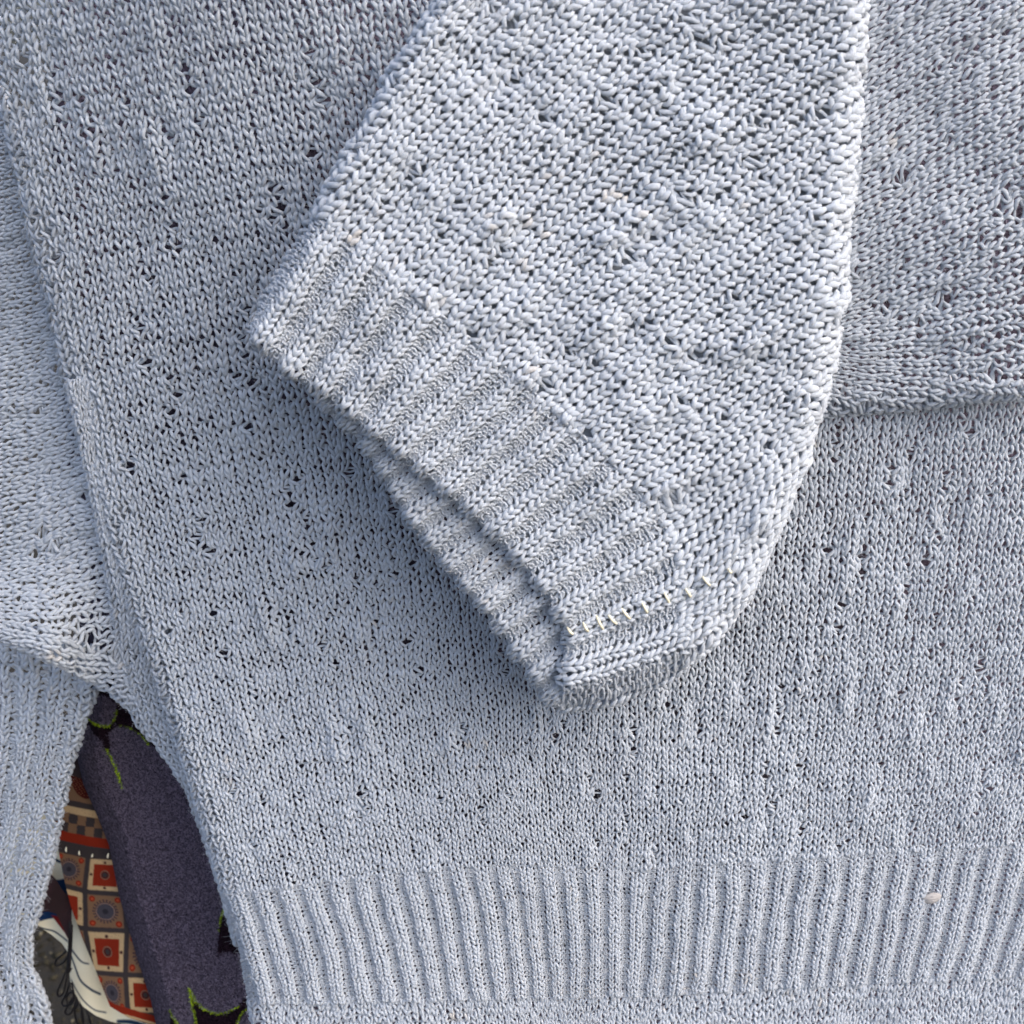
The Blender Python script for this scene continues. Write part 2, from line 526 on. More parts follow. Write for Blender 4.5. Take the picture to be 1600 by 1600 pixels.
# ------------------------------------------------------------------ outlines read off the photograph (pixels)
BODY_EDGE = [(-60, -100), (0, 170), (50, 385), (110, 640), (150, 800), (195, 935), (250, 1085), (305, 1250), (345, 1385), (370, 1460), (385, 1530), (397, 1620)]
SL_LEFT = [(385, 520), (420, 452), (490, 338), (540, 235), (600, 130), (688, -5), (760, -110)]
SL_RIGHT = [(1370, -120), (1354, 0), (1341, 200), (1323, 400), (1303, 560), (1278, 650), (1242, 760), (1205, 850), (1165, 938), (1112, 1010), (1042, 1062), (948, 1099), (870, 1108)]
CUFF_EDGE = [(385, 520), (438, 575), (520, 630), (620, 712), (720, 792), (800, 868), (850, 928), (882, 988), (878, 1045), (872, 1106)]
SL_HIDE = [(440, 560), (530, 310), (640, 120), (740, -40), (1330, -40), (1310, 200), (1295, 400), (1270, 560), (1215, 740), (1140, 900), (1085, 985), (1020, 1030), (940, 1065), (880, 1070), (800, 985), (720, 860), (620, 740), (520, 620)]
C_BOTTOM = [(1640, 619), (1600, 623), (1500, 634), (1400, 642), (1340, 647), (1270, 652), (1150, 660)]
STRIP_EDGE = [(105, 600), (140, 760), (163, 880), (180, 985), (178, 1060), (213, 1132), (264, 1190), (291, 1235), (319, 1310), (345, 1392), (366, 1470)]
LEFT_EDGE = [(-40, 985), (0, 1002), (60, 1027), (110, 1048), (152, 1070), (216, 1118), (260, 1160)]
HEM_EDGE = [(165, 1040), (143, 1095), (127, 1145), (112, 1190), (99, 1258), (90, 1305), (76, 1360), (61, 1420), (49, 1462), (46, 1508), (60, 1535), (73, 1565), (82, 1640)]

# ------------------------------------------------------------------ sweater
sweater = thing('sweater', 'pale grey cotton slub-knit sweater hanging with its ribbed sleeve folded across the front', 'sweater')

def h_body(px, py):
    x = np.clip((820 - px) / 820, 0, 1.3)
    y = np.clip((900 - py) / 900, 0, 1.2)
    low = np.clip((py - 780) / 900, 0, 1.2)
    up = np.clip((760 - py) / 760, 0, 1.2)
    return (-0.054 * x ** 2 + 0.030 * low ** 2 + 0.022 * up ** 2 * np.clip(x * 1.6, 0, 1)
            + 0.004 * np.sin(px / 260 + 0.8) * np.cos(py / 330) - 0.008 * x * y + 0.0010 * noise(px / 70, py / 110, 41))

body_lines = {
    0.0: [(-92, -60), (-48, 130), (22, 380), (82, 640), (152, 860), (222, 1080), (300, 1340), (318, 1402)],
    0.28: [(405, -150), (520, 300), (588, 640), (648, 1000), (706, 1357)],
    0.55: [(1022, -200), (1027, 340), (1026, 640), (1020, 1000), (1015, 1356)],
    0.8: [(1510, -200), (1466, 300), (1424, 640), (1385, 1000), (1340, 1334)],
    1.0: [(1940, -200), (1812, 340), (1730, 640), (1665, 1000), (1590, 1319)],
    1.2: [(2370, -200), (2160, 340), (2030, 640), (1940, 1000), (1838, 1300)],
}
HB = [(25, 85, 7), (290, 110, 7), (300, 145, 9), (312, 185, 7), (118, 165, 9), (130, 205, 10), (250, 300, 7), (262, 345, 7), (268, 385, 9),
      (480, 75, 8), (488, 125, 9), (497, 160, 10), (480, 240, 8), (428, 287, 9), (435, 320, 9), (428, 340, 7), (440, 356, 6), (212, 505, 8), (230, 565, 9),
      (380, 475, 8), (67, 352, 6), (92, 405, 7), (192, 732, 8), (302, 808, 7), (308, 838, 9), (318, 862, 9), (385, 602, 8), (450, 762, 7), (456, 792, 7),
      (545, 733, 8), (459, 748, 6), (508, 1010, 7), (516, 1032, 6), (640, 1005, 7), (646, 1045, 7), (780, 1012, 8), (783, 1050, 8), (725, 1133, 6),
      (860, 1150, 7), (798, 1240, 7), (802, 1262, 6), (926, 1230, 6), (929, 1249, 7), (565, 1240, 7), (567, 1255, 7), (675, 1215, 6), (682, 1250, 7),
      (985, 1140, 5), (1388, 733, 7), (1383, 757, 7), (1513, 678, 8), (1572, 705, 7), (1448, 860, 7), (1452, 830, 7), (1468, 842, 6), (1441, 883, 6), (1348, 811, 6),
      (1188, 1190, 6), (1186, 1232, 6), (1158, 1278, 6), (1290, 857, 6), (1502, 1062, 6), (1400, 1085, 6), (1470, 1000, 6), (1540, 1230, 6), (1060, 1245, 5),
      (280, 960, 7), (265, 985, 6), (345, 1020, 6), (392, 1060, 6), (385, 660, 7), (555, 640, 7), (610, 790, 8), (605, 770, 7), (505, 880, 7), (550, 905, 7), (330, 965, 6), (640, 880, 6)]
rr_ = random.Random(8)
for _ in range(46):
    x, y = rr_.uniform(60, 1590), rr_.uniform(20, 1300)
    for k in range(rr_.choice([1, 1, 2, 3])):
        HB.append((x + rr_.uniform(-4, 4), y + k * rr_.uniform(20, 34), rr_.uniform(4.5, 6.5)))
front = Panel(body_lines, 126, rows_lin(116, 17.2, 9.2), h_body, [(BODY_EDGE, 13, 0.010, 0.9)], seed=1)
front_o = knit('front_panel', sweater, front, holes=HB, hide=[SL_HIDE, [(1330, -60), (1700, -60), (1700, 600), (1300, 620)]], rad=0.158, dep=0.17, garble=0.5, slub=0.45,
               clusters=lace(126, 116, 4.6, lambda a, b: 0.30 + 0.55 * smooth(25, 75, a) * smooth(35, 75, b) + 0.25 * smooth(70, 100, b), 21))

# ribbed band at the hem: two knit wales, two purl wales
RIB_LINES = {
    0.0: [(316, 1398), (336, 1450), (356, 1510), (370, 1568)],
    0.3: [(713, 1353), (726, 1420), (738, 1490), (748, 1562)],
    0.55: [(1015, 1352), (1013, 1420), (1008, 1490), (1003, 1556)],
    0.8: [(1340, 1330), (1333, 1390), (1322, 1460), (1308, 1538)],
    1.0: [(1590, 1315), (1575, 1375), (1555, 1450), (1530, 1530)],
    1.2: [(1838, 1296), (1818, 1360), (1790, 1430), (1758, 1510)],
}
def rib_pattern(n, first=0):
    return np.array([1 if ((i + first) % 4) >= 2 else 0 for i in range(n)])
def rib_xmap(pat, knit_w=1.25, purl_w=0.75):
    ww = np.where(pat > 0, purl_w, knit_w)
    c = np.concatenate([[0], np.cumsum(ww)])
    return c * len(pat) / c[-1]
nrw = 41 * 4
pat = rib_pattern(nrw)
band = Panel(RIB_LINES, nrw, rows_lin(28, 7.9, 7.3), h_body, [(BODY_EDGE, 13, 0.010, 0.9)], seed=2)
knit('hem_rib', front_o, band, purl=pat, xmap=rib_xmap(pat), rad=0.19, dep=0.17, rib=0.27, ramp='start', garble=0.45, slub=0.4)
HEM_LINES = {U: [(p[-1][0], p[-1][1] - 6), (p[-1][0] + (p[-1][0] - p[-2][0]) * 0.5, p[-1][1] + 50), (p[-1][0] + (p[-1][0] - p[-2][0]) * 0.9, p[-1][1] + 105)] for U, p in RIB_LINES.items()}
hemp = Panel(HEM_LINES, 126, rows_lin(12, 9.0, 9.0), lambda a, b: h_body(a, b) - 0.001, [(BODY_EDGE, 13, 0.010, 0.9)], seed=3)
knit('hem_facing', front_o, hemp, rad=0.19, dep=0.17, garble=1.3, slub=1.0)

# the forearm of the sleeve, lying across the front
def h_sleeve(px, py):
    d = (px - 385) * 0.70 - (py - 520) * 0.71          # distance up the sleeve from the cuff
    a = (px - 385) * 0.72 + (py - 520) * 0.70          # across
    return 0.047 - 0.024 * np.clip(d / 900, -0.1, 1.2) + 0.008 * np.sin(np.clip(a, 0, 900) / 900 * math.pi) + 0.0018 * noise(px / 120, py / 120, 51) + 0.0008 * noise(px / 45, py / 45, 52)
SL_LINES = {
    0.0: [(372, 500), (405, 440), (475, 327), (525, 222), (585, 118), (675, -20), (750, -140)],
    0.2: [(505, 618), (590, 500), (695, 370), (820, 230), (950, 90), (1060, -30)],
    0.38: [(620, 710), (740, 595), (880, 470), (1060, 325), (1230, 195), (1400, 75)],
    0.56: [(725, 797), (850, 690), (990, 585), (1160, 460), (1320, 345), (1450, 250)],
    0.7: [(812, 880), (935, 790), (1080, 690), (1220, 590), (1370, 480)],
    0.83: [(874, 972), (965, 915), (1080, 845), (1190, 755), (1300, 650)],
    0.9: [(880, 1015), (960, 985), (1060, 945), (1160, 860), (1260, 740)],
    1.0: [(868, 1122), (952, 1112), (1050, 1074), (1122, 1020), (1180, 944), (1235, 840), (1290, 700)],
}
SL_ROLLS = [(SL_LEFT[::-1], 14, 0.010, 0.9), (SL_RIGHT[::-1], 20, 0.014, 0.9)]
CUFF_LEN = 215
def cut_lines(L, a, b):
    out = {}
    for U, p in L.items():
        pts, ln = spline(p, 400)
        s_ = np.linspace(0, ln, 400)
        q = np.linspace(a, b, 14)
        e = (pts[-1] - pts[-8]); e /= np.hypot(*e)
        e0 = pts[8] - pts[0]; e0 /= np.hypot(*e0)
        xy = np.stack([np.interp(q, s_, pts[:, 0]), np.interp(q, s_, pts[:, 1])], 1) + np.maximum(q - ln, 0)[:, None] * e + np.minimum(q, 0)[:, None] * e0
        out[U] = [tuple(t) for t in xy]
    return out
HS = [(1052, 310, 11), (1078, 292, 8), (1050, 22, 10), (1082, 62, 10), (985, 32, 9), (1075, 60, 8), (858, 606, 8), (878, 545, 9), (850, 560, 7), (1030, 532, 7), (1042, 783, 8), (1010, 505, 7),
      (945, 510, 7), (1175, 270, 8), (1160, 255, 7), (838, 180, 8), (833, 45, 8), (990, 85, 8), (905, 95, 8), (925, 335, 7), (1140, 470, 6), (690, 360, 7), (675, 370, 8), (1250, 620, 7), (1095, 1000, 5), (1140, 905, 6), (780, 180, 6), (740, 285, 6)]
for _ in range(30):
    x, y = rr_.uniform(560, 1300), rr_.uniform(0, 800)
    HS.append((x, y, rr_.uniform(5, 8)))
n_rows_sl = 72
SLEEVE_LINES = {
    -0.25: [(300, 110), (400, 22), (500, -60), (600, -138), (700, -212)],
    -0.12: [(385, 215), (480, 125), (575, 45), (690, -42), (900, -195)],
    0.0: [(470, 314), (556, 222), (652, 124), (800, -20), (950, -155)],
    0.11: [(548, 382), (640, 290), (730, 205), (855, 85), (1010, -60)],
    0.22: [(632, 453), (760, 324), (900, 192), (1060, 60), (1220, -60)],
    0.40: [(774, 563), (900, 458), (1060, 333), (1230, 207), (1400, 82)],
    0.555: [(885, 663), (990, 585), (1160, 462), (1320, 350), (1450, 257)],
    0.69: [(984, 754), (1080, 690), (1220, 592), (1370, 485)],
    0.82: [(1054, 866), (1090, 838), (1190, 757), (1300, 655)],
    0.885: [(1058, 946), (1100, 915), (1165, 855), (1260, 740)],
    1.0: [(1064, 1068), (1122, 1020), (1180, 944), (1235, 840), (1290, 700)],
}
sleeve = Panel(SLEEVE_LINES, 62, rows_lin(n_rows_sl, 15.2, 15.2), lambda a, b: h_sleeve(a, b) + 0.0008, SL_ROLLS, mode='arc', smax=72 * 15.2, up=1, seed=4)
sleeve_o = knit('sleeve', sweater, sleeve, holes=HS, rad=0.198, dep=0.17, garble=0.5, slub=0.5, tint=0.08, clusters=lace(62, 72, 5.2, lambda a, b: 0.75, 22, lv=(2.0, 4.0), gap=(3, 8), strength=(0.6, 1.15), lu=1.7),
                extra_cull=lambda x, y: (x > 1420) | (y > 1130))
ncf = 16 * 4
cpat = rib_pattern(ncf, 1)
cuff = Panel(cut_lines(SL_LINES, -14, CUFF_LEN), ncf, rows_lin(19, 12, 12), lambda a, b: h_sleeve(a, b) + 0.001, [(CUFF_EDGE, 8, 0.004, 0.9)] + SL_ROLLS, up=1, seed=5)
cuff_o = knit('cuff', sleeve_o, cuff, purl=cpat, xmap=rib_xmap(cpat, 1.20, 0.80), rad=0.205, dep=0.17, rib=0.30, ramp='end', scallop=0.35, garble=0.4, slub=0.6, tint=0.10)

# the far layer of the sleeve, a few millimetres behind the front one
def backing(name, pn, off, parent):
    V = (pn.W - pn.N * off).reshape(-1, 3)
    a, b = pn.px.shape
    i = (np.arange(a - 1)[:, None] * b + np.arange(b - 1)[None])
    m = pn.keep[:-1, :-1] & pn.keep[1:, 1:] & (pn.px[:-1, :-1] < 1420) & (pn.py[:-1, :-1] > -60)
    m &= (sdist(pn.px, pn.py, SL_RIGHT[::-1])[0] > 14)[:-1, :-1] & (sdist(pn.px, pn.py, SL_LEFT[::-1])[0] > 10)[:-1, :-1] & (sdist(pn.px, pn.py, CUFF_EDGE)[0] > 14)[:-1, :-1]
    i = i[m]
    F = np.stack([i, i + b, i + b + 1, i + 1], 1)
    used, inv = np.unique(F, return_inverse=True)
    return link(name, mesh_np(name, V[used], inv.reshape(-1, 4)), BACK, parent)
BACK = plain('grey_knit_wrong_side', (0.50, 0.54, 0.59), 0.9, 0.1)
backing('sleeve_underside', sleeve, 0.0045, sleeve_o)
backing('cuff_lining', cuff, 0.0042, sleeve_o)
# the far side of the cuff, seen below the opening
UND_LOW = [(470, 590), (500, 632), (560, 690), (602, 752), (640, 818), (700, 892), (760, 962), (818, 1045), (848, 1092), (874, 1112)]
und_lines = {}
up_pts, _ = spline(CUFF_EDGE, 60)
lo_pts, _ = spline(UND_LOW, 60)
for k, U in enumerate(np.linspace(0, 1, 9)):
    i = int(round(U * 59))
    a_, b_ = lo_pts[i], up_pts[i]
    d_ = np.array([0.80, -0.60])
    und_lines[float(U)] = [tuple(a_ - d_ * 4), tuple(a_ + d_ * 45), tuple(a_ + d_ * 95), tuple(a_ + d_ * 150)]
upat = rib_pattern(60, 0)
und = Panel(und_lines, 60, rows_lin(13, 12, 12), lambda a, b: h_sleeve(a, b) - 0.0068, [([(p[0], p[1]) for p in UND_LOW[::-1]][::-1], 7, 0.005, 0.9)], up=1, seed=6)
knit('cuff_underside', sleeve_o, und, purl=upat, xmap=rib_xmap(upat), rad=0.21, dep=0.17, rib=0.24, scallop=0.12, garble=0.4, slub=0.5, tint=0.0)

# upper part of the same garment folded behind the sleeve, at the upper right
def h_fold(px, py):
    return 0.011 + 0.004 * np.sin(py / 190) + 0.0012 * noise(px / 90, py / 90, 61) + 0.004 * smooth(1300, 1600, px)
FOLD_LINES = {
    0.0: [(1180, -60), (1330, -150), (1500, -250), (1680, -340)],
    0.35: [(1190, 225), (1330, 130), (1480, 40), (1680, -65)],
    0.62: [(1200, 420), (1330, 340), (1480, 258), (1680, 160)],
    0.80: [(1210, 520), (1330, 470), (1480, 412), (1680, 340)],
    0.93: [(1205, 536), (1330, 545), (1480, 532), (1680, 502)],
    1.02: [(1200, 552), (1330, 592), (1480, 612), (1680, 618)],
    1.07: [(1190, 576), (1330, 630), (1480, 658), (1680, 672)],
    1.14: [(1180, 630), (1330, 690), (1480, 722), (1680, 740)],
}
HF = [(1412, 262, 9), (1395, 272, 9), (1432, 250, 6), (1573, 299, 9), (1589, 314, 10), (1560, 320, 8), (1461, 475, 9), (1432, 486, 7), (1377, 478, 9), (1506, 380, 8), (1535, 376, 8),
      (1545, 567, 7), (1520, 558, 6), (1330, 415, 9), (1360, 612, 6), (1385, 28, 7), (1500, 120, 6), (1590, 85, 8), (1480, 205, 6), (1345, 635, 6)]
fold = Panel(FOLD_LINES, 55, rows_lin(34, 14.5, 14.5), h_fold, [(C_BOTTOM[::-1], 12, 0.008, 0.9)], up=1, seed=7)
knit('folded_sleeve', sweater, fold, holes=HF, rad=0.178, dep=0.17, garble=0.7, slub=0.6, clusters=lace(55, 34, 4.6, lambda a, b: 0.7, 23),  hide=[[(1100, -60), (1290, -60), (1280, 500), (1180, 660), (1100, 660)]])

# sleeve and side cloth on the left
def h_left(px, py):
    return -0.050 - 0.00009 * (200 - px) + 0.028 * smooth(860, 1020, py) * smooth(165, 70, px) + 0.003 * np.sin(py / 120 + px / 150) + 0.0010 * noise(px / 80, py / 80, 71)
LEFT_LINES = {
    0.0: [(-60, 190), (40, 165), (120, 140), (240, 100)],
    0.35: [(-60, 480), (40, 455), (120, 425), (260, 370)],
    0.62: [(-60, 700), (40, 680), (130, 650), (280, 600)],
    0.8: [(-60, 868), (40, 842), (140, 812), (290, 770)],
    0.92: [(-60, 945), (40, 945), (140, 925), (290, 880)],
    1.0: [(-60, 985), (30, 1008), (140, 1035), (290, 1020)],
    1.08: [(-60, 1030), (30, 1050), (140, 1098), (260, 1180)],
}
HL = [(68, 823, 9), (90, 850, 10), (75, 858, 8), (55, 865, 7), (120, 970, 8), (137, 993, 7), (122, 1005, 6), (70, 728, 6), (84, 575, 6), (20, 640, 5), (182, 1010, 6)]
left = Panel(LEFT_LINES, 66, rows_lin(27, 12.5, 12.5), h_left, [(LEFT_EDGE, 9, 0.006, 0.9)], up=1, seed=8)
knit('rear_sleeve', sweater, left, holes=HL, rad=0.185, dep=0.17, garble=0.75, slub=0.6, tint=-0.05, clusters=lace(66, 27, 5.0, lambda a, b: 0.5, 24),
     extra_cull=lambda x, y: (sdist(x, y, BODY_EDGE)[0] > 45) | (sdist(x, y, STRIP_EDGE)[0] > 45))
def h_strip(px, py):
    d = sdist(px, py, BODY_EDGE)[0]
    return -0.040 - 0.00028 * np.clip(-d, 0, 90) + 0.0008 * noise(px / 60, py / 60, 81)
STRIP_LINES = {
    0.0: [(95, 600), (130, 760), (152, 880), (166, 985), (165, 1062), (200, 1140), (252, 1200), (280, 1245), (308, 1320), (334, 1400), (355, 1480)],
    1.0: [(165, 580), (205, 740), (240, 860), (280, 990), (300, 1062), (325, 1140), (345, 1200), (360, 1245), (376, 1320), (395, 1400), (410, 1480)],
}
strip = Panel(STRIP_LINES, 9, rows_lin(80, 12, 11), h_strip, [(STRIP_EDGE, 6, 0.004, 0.9)], seed=9)
knit('side_panel', sweater, strip, rad=0.18, dep=0.17, garble=0.5, slub=0.8, tint=-0.02)
# ribbed hem of the back, lower left
def h_hem(px, py):
    return -0.087 - 0.00012 * (140 - px) + 0.004 * np.sin(px / 70 + 0.4) + 0.0012 * noise(px / 60, py / 60, 91)
HEMB = {
    0.0: [(-60, 960), (-55, 1100), (-50, 1200), (-60, 1300), (-70, 1400), (-75, 1500), (-60, 1560), (-40, 1650)],
    0.5: [(50, 980), (48, 1100), (36, 1200), (18, 1300), (2, 1400), (-12, 1490), (2, 1560), (20, 1650)],
    1.0: [(172, 1020), (152, 1100), (122, 1190), (100, 1300), (72, 1410), (55, 1500), (82, 1570), (95, 1650)],
}
hb_rows = np.concatenate([rows_lin(14, 10, 10), rows_lin(38, 8.4, 8.4), rows_lin(16, 10, 10)])
hemb = Panel(HEMB, 14, hb_rows, h_hem, [(HEM_EDGE[::-1], 7, 0.006, 0.9)], seed=10)
knit('back_hem', sweater, hemb, purl=np.array([1 if i % 3 == 2 else 0 for i in range(14)]), rad=0.165, dep=0.17, rib=0.10, garble=0.85, slub=0.6, tint=-0.06)

# cream basting stitches on the sleeve seam
CREAM = plain('cream_thread', (0.86, 0.80, 0.60), 0.6)
ST = [((884, 981), (896, 991)), ((914, 973), (921, 987)), ((929, 962), (940, 982)), ((951, 958), (961, 972)), ((971, 945), (985, 968)), ((998, 936), (1013, 961)),
      ((1033, 921), (1047, 944)), ((1070, 914), (1083, 928)), ((1100, 901), (1108, 915)), ((1136, 888), (1140, 897))]
def thread(name, parent, pn, a, b, lift, rad, mat):
    p0, p1 = pn.near(*a), pn.near(*b)
    pts = []
    n0 = np.array([0, -1, 0.25]); n0 /= np.linalg.norm(n0)
    for t in np.linspace(0, 1, 7):
        pts.append(p0 * (1 - t) + p1 * t + n0 * (lift * (0.25 + 0.75 * math.sin(math.pi * t))))
    v, f = tube(pts, [rad * 0.6, rad, rad, rad * 1.05, rad, rad, rad * 0.6], 8)
    return link(name, mesh_np(name, v, f), mat, parent)
for a, b in ST:
    pn_ = cuff if min(np.hypot(cuff.px - a[0], cuff.py - a[1]).ravel()) < 12 else sleeve
    thread('seam_stitch', sleeve_o, pn_, a, b, 0.0037 + random.uniform(-0.0004, 0.0004), 0.00060, CREAM)

# ------------------------------------------------------------------ sheets of cloth behind
def sheet(name, xs, ytop, ybot, ny, hfun, mat, colfun, parent=None, rolls=()):
    """column sheet: for each x a run of y between ytop(x) and ybot(x)"""
    X = np.broadcast_to(xs[:, None], (len(xs), ny)).copy()
    t = np.linspace(0, 1, ny)[None]
    Y = ytop(xs)[:, None] * (1 - t) + ybot(xs)[:, None] * t
    return grid_sheet(name, X, Y, hfun, mat, colfun, parent, rolls)
def grid_sheet(name, X, Y, hfun, mat, colfun, parent=None, rolls=()):
    H = hfun(X, Y)
    C = colfun(X, Y)
    C = np.concatenate([C, np.ones(C.shape[:-1] + (1,))], -1).reshape(-1, 4)
    keep = np.ones(X.shape, bool)
    X = X.copy(); Y = Y.copy()
    for poly, R, depth, cut in rolls:
        d, dx, dy = sdist(X, Y, poly)
        keep &= d > -cut * R
        q = d / (2 * R)
        n = 2 * R * np.where(q < 0, 2 * q * q, 2 * q * q - q ** 3)
        mv = np.where(d < 2 * R, n - d, 0)
        X += dx * mv; Y += dy * mv
        H = H - depth * np.where(q < 1, (1 - q) ** 2, 0)
    V = at(X, Y, H).reshape(-1, 3)
    a, b = X.shape
    i = (np.arange(a - 1)[:, None] * b + np.arange(b - 1)[None])
    m = keep[:-1, :-1] & keep[1:, :-1] & keep[:-1, 1:] & keep[1:, 1:]
    i = i[m]
    F = np.stack([i, i + b, i + b + 1, i + 1], 1)
    used, inv = np.unique(F, return_inverse=True)
    return link(name, mesh_np(name, V[used], inv.reshape(-1, 4), {'print': C[used]}), mat, parent)

def paint(C, mask, col):
    mm = np.clip(mask, 0, 1)[..., None]
    C[:] = C * (1 - mm) + np.array(col) * mm
def near_line(X, Y, pts, w0, w1=None):
    """soft mask of a drawn line with width w0 -> w1 along it"""
    P, L = spline(pts, 60)
    best = np.full(X.shape, 1e9); par = np.zeros(X.shape)
    for k in range(len(P) - 1):
        a, e = P[k], P[k + 1] - P[k]
        t = np.clip(((X - a[0]) * e[0] + (Y - a[1]) * e[1]) / (e @ e + 1e-9), 0, 1)
        d = np.hypot(X - a[0] - t * e[0], Y - a[1] - t * e[1])
        m = d < best
        best = np.where(m, d, best); par = np.where(m, (k + t) / (len(P) - 1), par)
    wd = w0 if w1 is None else w0 + (w1 - w0) * par
    return smooth(0.9, -0.9, best - wd)

# purple fleece blanket
PURPLE = (0.088, 0.072, 0.098); PLUM = (0.013, 0.006, 0.010); LIME = (0.24, 0.33, 0.012)
def fleece_print(X, Y):
    C = np.empty(X.shape + (3,)); C[:] = PURPLE
    jx = X + 1.3 * noise(X / 3.1, Y / 3.1, 33); jy = Y + 1.3 * noise(X / 3.1, Y / 3.1, 34)
    top = [(120, 1050), (300, 1050), (300, 1195), (262, 1190), (240, 1165), (215, 1145), (200, 1136), (180, 1134), (170, 1145), (171, 1160), (172, 1172), (166, 1172), (158, 1158), (150, 1145), (143, 1132), (138, 1118), (135, 1100)]
    paint(C, inside(jx, jy, top).astype(float), PLUM)
    paint(C, smooth(1.0, -1.0, np.hypot((jx - 161) / 21.5, (jy - 1110) / 24.0) * 22 - 22), PURPLE)
    low = [(345, 1385), (420, 1385), (420, 1495), (382, 1493), (372, 1490), (360, 1489), (350, 1493), (341, 1499), (340, 1480), (341, 1460), (345, 1435), (350, 1415)]
    paint(C, inside(jx, jy, low).astype(float), PLUM)
    paint(C, smooth(1.0, -1.0, np.hypot((jx - 357) / 27.0, (jy - 1530) / 43.0) * 25 - 25), PURPLE)
    star = [(298, 1548), (302, 1562), (312, 1572), (325, 1579), (345, 1582), (365, 1577), (385, 1560), (420, 1560), (420, 1640), (309, 1640), (303, 1590)]
    paint(C, inside(jx, jy, star).astype(float), PLUM)
    paint(C, inside(jx, jy, [(269, 1580), (276, 1592), (284, 1640), (270, 1640)]).astype(float), PLUM)
    paint(C, smooth(1, -1, np.hypot(jx - 398, jy - 1606) - 26), PURPLE)
    for pts, a, b in [([(140, 1120), (150, 1130), (162, 1135), (172, 1132), (180, 1122), (182, 1110)], 1.4, 1.4), ([(150, 1131), (163, 1135.5), (172, 1132)], 1.8, 1.8),
                      ([(166, 1171), (173, 1182), (179, 1195), (184, 1208)], 1.6, 2.6), ([(184, 1208), (188, 1220), (192, 1233)], 2.0, 0.6),
                      ([(186, 1134), (205, 1138), (222, 1150), (232, 1162)], 0.7, 1.4), ([(354, 1412), (346, 1433), (342, 1455)], 2.6, 0.6),
                      ([(297, 1546), (304, 1561), (316, 1574), (330, 1581), (345, 1583), (361, 1579), (374, 1571)], 2.2, 1.2), ([(297, 1546), (300, 1570), (305, 1590), (309, 1615)], 2.0, 1.2),
                      ([(268, 1578), (273, 1590), (280, 1603)], 0.8, 1.6), ([(371, 1602), (375, 1588), (383, 1579), (393, 1576)], 1.4, 1.2)]:
        paint(C, near_line(jx, jy, pts, a, b), LIME)
    return C
FLEECE = printed('purple_fleece', 650, 1.0, 0.0022, 1.0, 0.0, 1.0)
BL_EDGE = [(126, 1020), (131, 1090), (120, 1180), (130, 1225), (152, 1275), (170, 1320), (186, 1400), (212, 1490), (236, 1565), (252, 1640)]
bx = np.concatenate([np.arange(86, 440, 1.5), np.arange(440, 1760, 22)])
by = np.concatenate([np.arange(-160, 1040, 22), np.arange(1040, 1625, 1.5), np.arange(1625, 1760, 22)])
BX, BY = np.meshgrid(bx, by, indexing='ij')
def h_blanket(X, Y):
    b = -0.050 - 0.064 * smooth(520, 140, X) + 0.0012 * noise(X / 40, Y / 40, 101)
    fine = ((X < 440) & (Y > 1040)).astype(float)
    nz = 0.00030 * noise(X / 2.0, Y / 2.0, 102) + 0.00028 * noise(X / 3.7, Y / 3.7, 103)
    return b + fine * nz
blanket = grid_sheet('fleece_blanket', BX, BY, h_blanket, FLEECE, fleece_print, None, [(BL_EDGE, 22, 0.018, 0.9)])
tag(blanket, 'purple fleece blanket with plum shapes and lime outlines hanging behind the sweater', 'blanket')

# printed patchwork cloth
TAN = (0.21, 0.118, 0.066); CREAMC = (0.55, 0.38, 0.20); REDC = (0.24, 0.024, 0.010); GREYC = (0.050, 0.040, 0.040); DRED = (0.075, 0.010, 0.008); BLK = (0.02, 0.015, 0.018)
def vline(k, Y):
    """x of the k-th vertical line of the patchwork at height y"""
    v0 = np.interp(Y, [1300, 1337, 1390, 1456, 1520, 1560, 1620], [139, 138, 132.5, 134, 144, 155, 168])
    v1 = np.interp(Y, [1300, 1337, 1387, 1456, 1520, 1568, 1620], [192, 191, 194, 198, 196, 199, 206])
    w_ = v1 - v0
    return v0 + k * w_ if k <= 0 else v1 + (k - 1) * 58
def hline(k, X):
    t = np.interp(X, [85, 140, 195, 250], [0, 1, 1.25, 1.4])
    base = [1326, 1380, 1442, 1503, 1556][k]
    sl_ = [12, 14, 10, 16, 22][k]
    return base + sl_ * t
